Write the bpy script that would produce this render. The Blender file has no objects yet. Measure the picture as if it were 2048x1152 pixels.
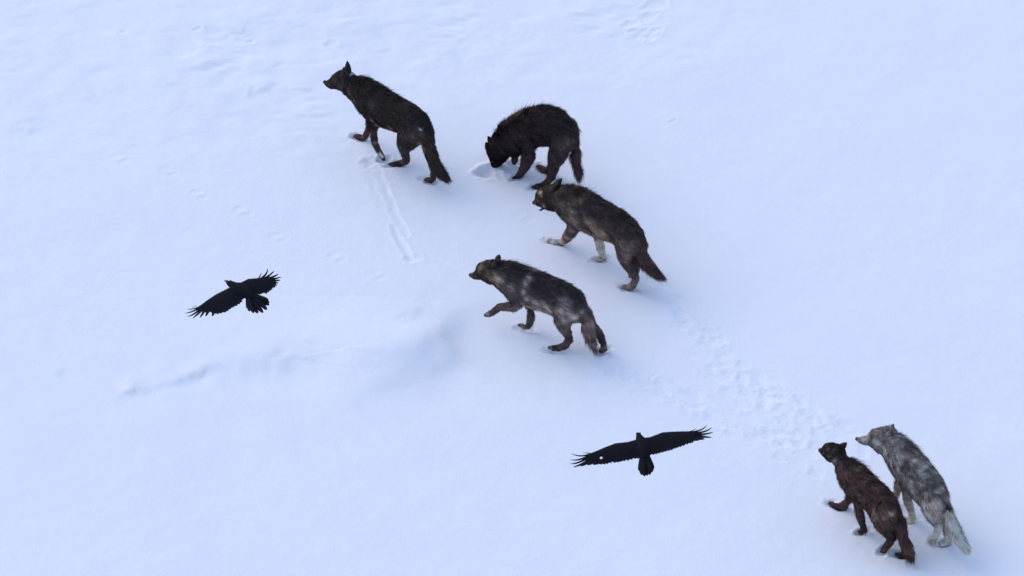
import bpy, math
import numpy as np

# ---------------------------------------------------------------- camera, sky, sun, exposure
PITCHDEG = 36.0; LENS = 240.0; DIST_M = 60.0
EXPOSURE = 0.87; SKY = 0.15; SUN = 0.22
scene = bpy.context.scene
cam_d = bpy.data.cameras.new('camera'); cam = bpy.data.objects.new('camera', cam_d)
scene.collection.objects.link(cam); scene.camera = cam
cam_d.lens = LENS; cam_d.sensor_width = 36.0; cam_d.clip_start = 0.5; cam_d.clip_end = 3000
cam.location = (0, -DIST_M*math.cos(math.radians(PITCHDEG)), DIST_M*math.sin(math.radians(PITCHDEG)))
cam.rotation_euler = (math.radians(90-PITCHDEG), 0, 0)
world = bpy.data.worlds.new('World'); scene.world = world; world.use_nodes = True
wn = world.node_tree.nodes; wl = world.node_tree.links
bg = wn['Background']; bg.inputs['Strength'].default_value = SKY
sky = wn.new('ShaderNodeTexSky'); sky.sky_type = 'NISHITA'; sky.sun_disc = False
SUN_EL = 38.0; SUN_AZ = -50.0
sky.sun_elevation = math.radians(SUN_EL); sky.sun_rotation = math.radians(SUN_AZ)
sky.air_density = 1.0; sky.dust_density = 1.0; sky.ozone_density = 1.0
wl.new(sky.outputs[0], bg.inputs[0])
sd = bpy.data.lights.new('sun', 'SUN'); sd.energy = SUN; sd.angle = math.radians(90); sd.color = (1.0, .90, .86)
sun = bpy.data.objects.new('sun', sd); scene.collection.objects.link(sun)
sun.rotation_euler = (math.radians(90-SUN_EL), 0, math.radians(180-SUN_AZ)); sun.location = (-5, 5, 10)
scene.view_settings.view_transform = 'Standard'; scene.view_settings.look = 'None'
scene.view_settings.exposure = EXPOSURE; scene.view_settings.gamma = 1.0
rng = np.random.default_rng(7)

# ---------------------------------------------------------------- camera numbers, pixel -> place
PITCH=math.radians(PITCHDEG); DIST=60.0; FPX=2048*LENS/36.0
CAM=np.array([0,-DIST*math.cos(PITCH),DIST*math.sin(PITCH)])
FWD=-CAM/np.linalg.norm(CAM); RGT=np.array([1.,0,0]); UPV=np.cross(RGT,FWD)
def ray(px,py):
    d=FWD*FPX+RGT*(px-1024)+UPV*(576-py); return d/np.linalg.norm(d)
def on_plane(px,py,p0,n):
    d=ray(px,py); return CAM+d*(np.dot(p0-CAM,n)/np.dot(d,n))
def on_level(px,py,z=0.0): return on_plane(px,py,np.array([0,0,z]),np.array([0,0,1.]))
def proj_dir(v): return np.array([np.dot(v,RGT),-np.dot(v,UPV)])
# ---------------------------------------------------------------- noise
_lat = np.random.default_rng(3).uniform(-1, 1, (256, 256))
def vn(x, y, size, seed=0):
    x = x/size+seed*17.31; y = y/size+seed*41.77
    xi = np.floor(x).astype(int); yi = np.floor(y).astype(int); fx = x-xi; fy = y-yi
    fx = fx*fx*fx*(fx*(fx*6-15)+10); fy = fy*fy*fy*(fy*(fy*6-15)+10)
    a = _lat[xi%256, yi%256]; b = _lat[(xi+1)%256, yi%256]; c = _lat[xi%256, (yi+1)%256]; d = _lat[(xi+1)%256, (yi+1)%256]
    return (a*(1-fx)+b*fx)*(1-fy)+(c*(1-fx)+d*fx)*fy
def sstep(a, b, x):
    t = np.clip((x-a)/(b-a), 0, 1); return t*t*(3-2*t)
def base_h(x, y):
    x = np.asarray(x, float); y = np.asarray(y, float)
    fade = np.exp(-(np.hypot(x, y)/40)**2)
    h = .016*vn(x+.3*y, y, 3.1, 1)+.007*vn(x, y*1.3, 1.3, 2)
    return h*(.4+.6*fade)
def on_snow(px, py, up=0.0):
    p = on_level(px, py, 0.0)
    for _ in range(4): p = on_level(px, py, float(base_h(p[0], p[1]))+up)
    return p

# ---------------------------------------------------------------- mesh helpers
def new_mesh(name, V, faces, mat, parent=None, smooth=True):
    me = bpy.data.meshes.new(name); me.from_pydata([tuple(map(float, v)) for v in V], [], [tuple(map(int, f)) for f in faces]); me.update()
    if smooth: me.polygons.foreach_set('use_smooth', [True]*len(me.polygons))
    if mat: me.materials.append(mat)
    ob = bpy.data.objects.new(name, me); scene.collection.objects.link(ob)
    if parent: ob.parent = parent
    return ob
def fast_mesh(name, V, loops, starts, totals, mat, parent=None):
    me = bpy.data.meshes.new(name); me.vertices.add(len(V)); me.vertices.foreach_set('co', np.ascontiguousarray(V, np.float32).ravel())
    me.loops.add(len(loops)); me.loops.foreach_set('vertex_index', np.ascontiguousarray(loops, np.int32))
    me.polygons.add(len(starts)); me.polygons.foreach_set('loop_start', np.ascontiguousarray(starts, np.int32))
    me.polygons.foreach_set('loop_total', np.ascontiguousarray(totals, np.int32))
    me.polygons.foreach_set('use_smooth', np.ones(len(starts), bool)); me.update(calc_edges=True)
    me.materials.append(mat)
    ob = bpy.data.objects.new(name, me); scene.collection.objects.link(ob)
    if parent: ob.parent = parent
    return ob
def unit(v): v = np.asarray(v, float); return v/max(np.linalg.norm(v), 1e-9)
def tube(V, F, st, n=20):
    """st: list of (centre, updir, sidedir, a, b); closed with rounded ends"""
    C = [s[0] for s in st]
    rings = []
    def cap(s, d, order):
        out = []
        for q in order:
            c = math.cos(q); sn = math.sin(q); r = min(s[3], s[4])
            out.append((s[0]+d*r*sn, s[1], s[2], s[3]*c, s[4]*c))
        return out
    t0 = unit(C[0]-C[1]); t1 = unit(C[-1]-C[-2])
    full = cap(st[0], t0, (1.45, 1.0, .5))+list(st)+cap(st[-1], t1, (.5, 1.0, 1.45))
    base = len(V)
    for c, u, l, a, b in full:
        for k in range(n):
            t = 2*math.pi*k/n; V.append(c+u*a*math.cos(t)+l*b*math.sin(t))
    m = len(full)
    for i in range(m-1):
        for k in range(n):
            F.append((base+i*n+k, base+i*n+(k+1)%n, base+(i+1)*n+(k+1)%n, base+(i+1)*n+k))
    F.append(tuple(base+k for k in range(n))[::-1]); F.append(tuple(base+(m-1)*n+k for k in range(n)))
def ellipsoid(c, ax, n=10, m=6):
    V = []; F = []
    for i in range(m+1):
        th = math.pi*i/m
        for k in range(n):
            ph = 2*math.pi*k/n; V.append(c+ax[0]*math.cos(th)+ax[1]*math.sin(th)*math.cos(ph)+ax[2]*math.sin(th)*math.sin(ph))
    for i in range(m):
        for k in range(n): F.append((i*n+k, i*n+(k+1)%n, (i+1)*n+(k+1)%n, (i+1)*n+k))
    return V, F

# ---------------------------------------------------------------- materials
def mat_new(name, col=(.8, .8, .8), rough=.8, spec=.3):
    m = bpy.data.materials.new(name); m.use_nodes = True; b = m.node_tree.nodes['Principled BSDF']
    b.inputs['Base Color'].default_value = (*col, 1); b.inputs['Roughness'].default_value = rough
    b.inputs['Specular IOR Level'].default_value = spec
    return m, b, m.node_tree
def mat_snow():
    m, b, t = mat_new('snow', (.86, .87, .885), .85, .15)
    N = t.nodes; L = t.links
    tc = N.new('ShaderNodeTexCoord')
    n1 = N.new('ShaderNodeTexNoise'); n1.inputs['Scale'].default_value = 75; n1.inputs['Detail'].default_value = 6
    n2 = N.new('ShaderNodeTexNoise'); n2.inputs['Scale'].default_value = 1.2; n2.inputs['Detail'].default_value = 5
    L.new(tc.outputs['Object'], n1.inputs['Vector']); L.new(tc.outputs['Object'], n2.inputs['Vector'])
    bm = N.new('ShaderNodeBump'); bm.inputs['Strength'].default_value = .34; bm.inputs['Distance'].default_value = .01
    L.new(n1.outputs[0], bm.inputs['Height']); L.new(bm.outputs[0], b.inputs['Normal'])
    mx = N.new('ShaderNodeMix'); mx.data_type = 'RGBA'
    mx.inputs[6].default_value = (.865, .835, .860, 1); mx.inputs[7].default_value = (.90, .868, .885, 1)
    L.new(n2.outputs[0], mx.inputs[0]); L.new(mx.outputs[2], b.inputs['Base Color'])
    return m
def mat_coat(name, rough=.7, spec=.25):
    m, b, t = mat_new(name, (.05, .05, .05), rough, spec)
    a = t.nodes.new('ShaderNodeAttribute'); a.attribute_name = 'coat'
    t.links.new(a.outputs['Color'], b.inputs['Base Color'])
    return m
M_SNOW = mat_snow(); M_COAT = mat_coat('wolf_fur'); M_SKIN = mat_coat('wolf_hide', .8, .15)
M_NOSE, _, _ = mat_new('wolf_nose', (.012, .011, .012), .35, .5)
M_EYE, _, _ = mat_new('wolf_eye', (.035, .022, .010), .15, .5)
M_BAND, _, _ = mat_new('collar_band', (.32, .31, .31), .6, .3)
M_BOX, _, _ = mat_new('collar_transmitter', (.03, .028, .028), .5, .4)

# ---------------------------------------------------------------- the snow field
def snow_field(paws):
    def axis(lo, hi, n, far, m):
        core = np.linspace(lo, hi, n); g = (far/1.0)**(np.arange(1, m+1)/m); step = np.cumsum(np.maximum(g-0, .02)); step = step/step[-1]*far
        return np.concatenate([lo-step[::-1], core, hi+step])
    X = axis(-5.4, 5.4, 1000, 500, 40); Y = axis(-4.9, 5.6, 860, 500, 40)
    XX, YY = np.meshgrid(X, Y); H = base_h(XX, YY)
    near = ((np.abs(XX) < 7) & (np.abs(YY) < 7)).astype(float)
    # fine crust and ripples
    H += near*(.0022*vn(XX, YY, .30, 3)+.0010*vn(XX, YY, .11, 4)+.0005*vn(XX, YY, .045, 5))
    def mask_px(cx, cy, rx, ry):
        c = on_level(cx, cy); s = 227.; k = math.sin(PITCH)
        return np.exp(-(((XX-c[0])*s/rx)**2+((YY-c[1])*s*k/ry)**2))
    # wind-scoured crust across the top left
    rough = mask_px(560, 90, 420, 190)+.8*mask_px(1150, 60, 330, 110)+.5*mask_px(120, 150, 300, 160)
    r = vn(XX+.35*YY, YY, .42, 6)+.6*vn(XX, YY, .19, 7); lump = np.abs(vn(XX*.8, YY*1.2, .33, 8))
    H += np.clip(rough, 0, 1)*(.0055*r+.0016*vn(XX, YY, .06, 12)*sstep(-.2,.5,vn(XX,YY,.5,13))+.006*vn(XX*.7+YY*.3, YY*1.3, .09, 8)*sstep(-.1, .6, vn(XX, YY, .7, 9))+.012*np.clip(vn(XX*.8+YY*.3, YY*1.1-XX*.3, .24, 8), 0, .6))
    def local(cx, cy, R):
        i0, i1 = np.searchsorted(X, [cx-R, cx+R]); j0, j1 = np.searchsorted(Y, [cy-R, cy+R])
        return slice(j0, j1), slice(i0, i1)
    def dent(c, r, depth, ang=0., stretch=1.5, rim=.35):
        s = local(c[0], c[1], r*5); dx = XX[s]-c[0]; dy = YY[s]-c[1]
        u = dx*math.cos(ang)+dy*math.sin(ang); v = -dx*math.sin(ang)+dy*math.cos(ang)
        wob = 1+.25*vn(dx, dy, r*.9, int(abs(c[0]*37)) % 11)
        q = np.sqrt((u/stretch)**2+v*v)/r*wob
        H[s] += -depth*np.exp(-q**3)+rim*depth*np.exp(-((q-1.45)/.42)**2)*(.6+.6*vn(dx, dy, r*.6, 5))
    def dent_px(px, py, r, depth, ang=0., stretch=1.5, rim=.35): dent(on_level(px, py), r, depth, ang, stretch, rim)
    def seg(pts, R):
        P = [on_level(*p)[:2] for p in pts]; A = np.array(P)
        i0, i1 = np.searchsorted(X, [A[:, 0].min()-R, A[:, 0].max()+R]); j0, j1 = np.searchsorted(Y, [A[:, 1].min()-R, A[:, 1].max()+R])
        s = (slice(j0, j1), slice(i0, i1)); x = XX[s]; y = YY[s]; best = np.full(x.shape, 9.); sd = np.zeros(x.shape); tt = np.zeros(x.shape); n = len(P)-1
        for k in range(n):
            a = P[k]; d = P[k+1]-a; L = d@d; t = ((x-a[0])*d[0]+(y-a[1])*d[1])/L; tc = np.clip(t, 0, 1)
            ex = x-a[0]-tc*d[0]; ey = y-a[1]-tc*d[1]; dd = np.hypot(ex, ey); m = dd < best
            best = np.where(m, dd, best); sg = np.sign(d[0]*(y-a[1])-d[1]*(x-a[0])); sd = np.where(m, dd*sg, sd); tt = np.where(m, (k+tc)/n, tt)
        return s, best, sd, tt, x, y
    def groove(pts, w, depth, rim=.4):
        s, dist, sd, t, x, y = seg(pts, w*5); q = dist/w*(1+.3*vn(x, y, w*2, 3)); m = .75+.35*vn(x, y, w*4, 2)
        H[s] += m*(-depth*np.exp(-q**2)+rim*depth*np.exp(-((q-1.6)/.5)**2))
    def ledge(pts, w, height):
        s, dist, sd, t, x, y = seg(pts, w*9); sd = sd+w*.9*vn(x, y, w*2.2, 4)+w*.5*vn(x, y, w*.9, 6); height = height*(.65+.55*vn(x, y, w*3.3, 9))
        H[s] += height*np.tanh(sd/w)*np.exp(-(dist/(3.2*w))**2)*np.sin(np.pi*np.clip(t, 0, 1))**1.0
    # older half-filled prints running across the left side
    for k, (x, y) in enumerate([(240, 315), (335, 342), (398, 388), (484, 422), (554, 474), (672, 514), (750, 550), (1045, 432)]):
        dent_px(x-6, y-3, .042, .0032, .5+.3*math.sin(k*3.), 1.3); dent_px(x+10, y+8, .035, .0035, .4, 1.5)
    # the drag marks below the leading wolf
    groove([(742, 352), (757, 385), (768, 412)], .045, .004); groove([(757, 350), (778, 395), (792, 432), (808, 462), (812, 472)], .032, .007)
    groove([(788, 455), (803, 490), (822, 522)], .034, .007); dent_px(824, 520, .05, .007); dent_px(750, 332, .08, .007); dent_px(738, 326, .05, .012)
    # the trodden trail coming up from the lower right, and its lower branch
    R2 = np.random.default_rng(11)
    def trail(pts, n, w0, w1, depth):
        P = np.array([on_level(*p)[:2] for p in pts]); c = np.concatenate([[0], np.cumsum(np.linalg.norm(np.diff(P, axis=0), axis=1))]); c /= c[-1]
        for k in range(n):
            t = (k+R2.uniform(-.3, .3))/n; t = min(max(t, 0), 1); p = np.array([np.interp(t, c, P[:, 0]), np.interp(t, c, P[:, 1])]); w = w0+(w1-w0)*t
            d = P[-1]-P[0]; nrm = np.array([-d[1], d[0]])/np.linalg.norm(d); ang = math.atan2(d[1], d[0])+R2.normal(0, .25)
            p = p+nrm*R2.normal(0, w)
            dent(p, R2.uniform(.035, .06), depth*R2.uniform(.5, 1.2), ang, R2.uniform(1.3, 2.4), .5)
    trail([(1345, 600), (1400, 670), (1470, 745), (1545, 820), (1620, 885), (1690, 935)], 52, .05, .22, .0052)
    trail([(1360, 640), (1440, 700), (1500, 790), (1600, 800), (1700, 870)], 26, .05, .15, .0055)
    trail([(1200, 715), (1290, 770), (1400, 810), (1480, 850), (1600, 900)], 30, .08, .09, .0058)
    trail([(1330, 760), (1440, 800), (1560, 890), (1660, 940)], 14, .10, .14, .0044)
    # ledges and drift edges
    ledge([(440, 722), (420, 738), (400, 752), (345, 762), (300, 782), (235, 802)], .06, -.022)
    ledge([(700, 700), (600, 720), (480, 735), (420, 752)], .14, -.028)
    ledge([(300, 765), (250, 790)], .06, -.014)
    ledge([(860, 605), (828, 632), (800, 655)], .08, -.012); ledge([(905, 600), (900, 650), (893, 690), (870, 740), (820, 810)], .30, -.075); ledge([(720, 600), (800, 690), (790, 760), (700, 830)], .34, -.03)
    ledge([(520, 70), (480, 66), (440, 58), (370, 52)], .05, -.012); ledge([(630, 195), (590, 186), (545, 178), (480, 192), (430, 180)], .06, -.012)
    ledge([(140, 735), (105, 755)], .05, -.008); ledge([(80, 245), (20, 270)], .07, -.010)
    for x, y, r_, d_ in [(1258, 50, .05, .009), (1268, 62, .035, .007), (1285, 70, .07, .008), (1302, 75, .05, .008), (1312, 62, .04, .006), (1295, 35, .06, .008), (1310, 10, .07, .008), (1345, 243, .025, .006), (395, 60, .03, .006), (660, 90, .04, .006), (500, 85, .03, .005), (560, 132, .04, .004), (245, 65, .03, .004), (975, 345, .001, 0)]:
        if d_: dent_px(x, y, r_, d_, .6)
    # the hole the feeding wolf has dug, and the snow thrown beside the paws
    dent_px(975, 345, .085, .055, .2, 1.1, .25); dent_px(1005, 352, .05, .02)
    for c, ang in paws: dent(c, .042, .022, ang, 1.5, .22)
    ny, nx = XX.shape; V = np.stack([XX, YY, H], -1).reshape(-1, 3)
    i = (np.arange(ny-1)[:, None]*nx+np.arange(nx-1)[None]).ravel()
    loops = np.stack([i, i+1, i+nx+1, i+nx], 1).ravel(); n = len(i)
    ob = fast_mesh('snow_ground', V, loops, np.arange(n)*4, np.full(n, 4), M_SNOW); ob['kind'] = 'structure'
    ob['label'] = 'pale blue snow slope with faint tracks'
# ---------------------------------------------------------------- wolves: traced measurements
# every wolf: (crop origin x, y, scale), heading of the body and of the head (degrees turned away from picture-left),
# 'torso','tail','head' = pairs (back edge, belly edge); legs = centre line + half width, 'g' = resting on the snow
WOLVES = {
'w1': dict(crop=(620,100,3.84), az=44, haz=18,
  torso=[(345,185,250,335),(385,207,285,372),(440,218,320,400),(500,240,370,470),(590,295,430,545),(680,345,510,585),(760,385,590,612),(840,432,680,640),(903,495,770,690),(938,570,830,720),(953,640,865,735)],
  tail=[(953,640,865,700),(972,720,885,780),(988,800,905,850),(1010,858,925,900),(1048,915,955,955),(1072,970,1005,985)],
  head=[(113,233,119,262),(125,228,139,284),(150,218,164,300),(168,210,184,304),(188,182,212,308),(245,148,236,325),(300,150,250,332),(345,175,260,340)],
  ear=((287,88),(292,158),30),
  legs=[dict(n='FR',side=-1,p=[(470,540,50),(448,600,30),(436,645,22),(412,677,20),(385,672,24,'g'),(352,660,17,'g')]),
        dict(n='FL',side=1,p=[(480,500,75),(492,590,38),(490,660,26),(497,715,23),(522,765,22),(552,812,22),(566,838,16,'g')]),
        dict(n='HL',side=1,p=[(820,590,115),(750,670,98),(722,735,58),(727,785,30),(738,828,28),(742,852,24),(700,868,24,'g'),(650,878,22,'g'),(618,878,14,'g')]),
        dict(n='HR',side=-1,p=[(900,650,60),(905,780,45),(950,920,25),(948,980,22),(925,1002,26,'g'),(893,995,15,'g')])],
  collar=(2.2,), ),
'w2': dict(crop=(940,180,5.235), az=30, haz=12,
  torso=[(225,480,430,680),(300,405,470,695),(390,335,530,690),(500,265,590,660),(610,208,660,622),(720,170,730,602),(830,163,800,600),(930,193,850,605),(1020,250,890,640),(1078,322,930,680),(1105,400,985,670),(1112,470,1035,640)],
  tail=[(1135,450,1045,510),(1160,590,1045,620),(1160,690,1042,705),(1160,780,1065,782),(1166,855,1098,862),(1155,920,1125,922)],
  head=[(222,852,258,858),(216,815,300,822),(213,765,327,772),(188,700,385,715),(168,640,425,675),(182,560,430,655),(215,490,430,655)],
  ear=((190,483),(215,545),32),
  legs=[dict(n='FR',side=-1,p=[(500,600,60),(475,680,34),(470,725,28),(466,750,25),(461,765,20,'g')]),
        dict(n='FL',side=1,p=[(560,520,110),(605,610,80),(612,685,68),(590,760,50),(556,830,40),(527,882,33),(495,908,24,'g'),(462,918,14,'g')]),
        dict(n='HR',side=-1,p=[(930,560,100),(895,700,60),(865,815,42),(810,855,36),(755,828,32,'g'),(718,800,20,'g')]),
        dict(n='HL',side=1,p=[(980,480,130),(940,600,118),(905,700,82),(882,770,58),(867,840,44),(852,910,36),(810,958,30),(760,995,26,'g'),(705,1012,32,'g'),(665,1016,16,'g')])]),
'w3': dict(crop=(1040,340,4.43), az=42, haz=25,
  torso=[(300,128,262,355),(380,138,310,372),(470,148,365,430),(560,170,425,490),(650,212,505,532),(740,262,590,575),(830,308,690,615),(920,358,780,640),(1000,418,860,695),(1057,490,930,745),(1092,570,985,770)],
  tail=[(1112,620,1000,750),(1132,700,1022,815),(1162,768,1060,865),(1203,828,1108,912),(1240,880,1160,945),(1258,925,1215,950)],
  head=[(122,273,140,303),(138,252,164,318),(160,232,205,325),(158,195,225,345),(188,152,250,357),(240,125,285,362),(300,118,310,368)],
  jaw=[(225,325,20),(205,338,13),(192,346,9)],
  ear=((368,78),(325,130),34),
  legs=[dict(n='FR',side=-1,p=[(640,510,55),(690,590,40),(700,640,35),(715,690,32),(728,745,27),(742,778,27,'g'),(705,798,26,'g'),(685,790,16,'g')]),
        dict(n='FL',side=1,p=[(490,400,95),(478,490,66),(450,550,46),(408,608,34),(365,643,27,'g'),(305,640,25,'g'),(265,628,18,'g')]),
        dict(n='HR',side=-1,d1=-.05,p=[(1000,640,70),(1020,760,42),(1033,840,28),(1038,890,22),(1005,925,18),(972,948,15)]),
        dict(n='HL',side=1,p=[(970,570,125),(925,670,100),(928,765,62),(957,838,42),(1002,905,40),(1027,955,31),(1003,1018,30),(962,1043,29,'g'),(922,1035,18,'g')])]),
'w4': dict(crop=(920,490,4.8), az=30, haz=18,
  torso=[(385,150,278,380),(450,160,325,405),(540,182,395,455),(620,208,470,535),(740,247,590,590),(860,283,700,625),(970,330,795,650),(1080,378,890,690),(1158,438,980,740),(1210,520,1060,750),(1242,590,1120,740)],
  tail=[(1256,640,1140,720),(1283,720,1155,795),(1298,800,1175,865),(1303,880,1205,925),(1304,950,1250,965),(1302,1000,1280,1000)],
  head=[(104,271,112,308),(118,264,132,326),(146,248,170,334),(168,232,198,336),(180,175,240,345),(245,142,270,370),(320,135,278,380)],
  ear=((380,95),(362,140),32),
  legs=[dict(n='FR',side=-1,p=[(620,520,55),(670,600,38),(680,680,33),(672,745,28),(652,785,24,'g'),(612,785,24,'g'),(578,770,16,'g')]),
        dict(n='FL',side=1,d1=.08,p=[(500,400,100),(520,480,88),(548,560,55),(520,588,44),(450,592,36),(378,597,32),(322,640,28),(278,665,27),(248,672,18)]),
        dict(n='HR',side=-1,p=[(1180,630,80),(1250,735,50),(1308,820,36),(1350,880,33),(1375,950,28),(1385,1000,29,'g'),(1358,1020,20,'g')]),
        dict(n='HL',side=1,p=[(1050,560,125),(1000,660,112),(985,740,80),(1005,805,46),(1035,858,35),(1050,905,32),(1012,962,33),(950,988,31,'g'),(892,990,26,'g'),(865,985,15,'g')])]),
'w5': dict(crop=(1620,830,3.715), az=54, haz=40,
  torso=[(262,278,182,382),(310,312,195,440),(375,362,225,525),(445,427,270,600),(520,492,330,650),(600,562,390,690),(655,632,430,760),(688,700,490,825),(708,770,570,850),(716,830,640,855)],
  tail=[(718,830,632,865),(732,890,648,925),(762,950,670,980),(776,1000,690,1020),(768,1045,715,1050)],
  head=[(77,246,85,282),(92,242,100,302),(118,212,130,325),(158,198,148,350),(212,202,166,368),(262,262,182,384)],
  ear=((270,208),(238,240),26),
  legs=[dict(n='FR',side=-1,p=[(320,570,50),(282,635,30),(248,676,26),(212,684,22,'g'),(180,674,20,'g'),(154,657,14,'g')]),
        dict(n='FL',side=1,p=[(375,590,75),(356,675,38),(374,750,26),(393,820,20),(403,858,24,'g'),(380,868,18,'g')]),
        dict(n='HR',side=-1,p=[(650,780,70),(685,900,45),(718,1000,34),(702,1042,26,'g'),(672,1050,22,'g'),(646,1036,13,'g')]),
        dict(n='HL',side=1,p=[(580,705,86),(530,758,92),(540,820,60),(580,865,40),(607,908,32),(590,950,26),(560,985,24,'g'),(548,1010,17,'g')])],
  collar=(1.6,)),
'w6': dict(crop=(1620,830,3.715), az=57, haz=20,
  torso=[(622,118,525,285),(680,148,545,325),(750,212,580,385),(820,287,620,460),(885,352,665,530),(950,422,720,590),(1003,490,775,640),(1033,560,825,690),(1050,640,885,735),(1060,700,955,765)],
  tail=[(1065,690,985,750),(1100,780,1000,830),(1130,850,1030,900),(1155,910,1075,950),(1172,970,1125,995)],
  head=[(351,164,358,194),(366,161,374,210),(396,155,404,224),(430,148,436,230),(452,110,478,245),(520,86,508,285),(590,80,528,300)],
  ear=((622,68),(600,112),24),
  legs=[dict(n='FR',side=-1,p=[(670,490,45),(645,560,28),(628,620,24),(618,680,22),(600,705,24,'g')]),
        dict(n='FL',side=1,p=[(700,440,75),(712,550,42),(728,640,27),(747,700,22),(758,745,22),(765,775,24,'g'),(738,786,18,'g')]),
        dict(n='HR',side=-1,p=[(1000,690,60),(1010,800,40),(1030,900,30),(1018,940,28,'g'),(985,955,20,'g')]),
        dict(n='HL',side=1,p=[(930,640,88),(893,695,86),(920,760,50),(944,800,34),(955,840,26),(936,888,22),(918,920,22,'g'),(912,945,16,'g')])]),
}
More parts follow.
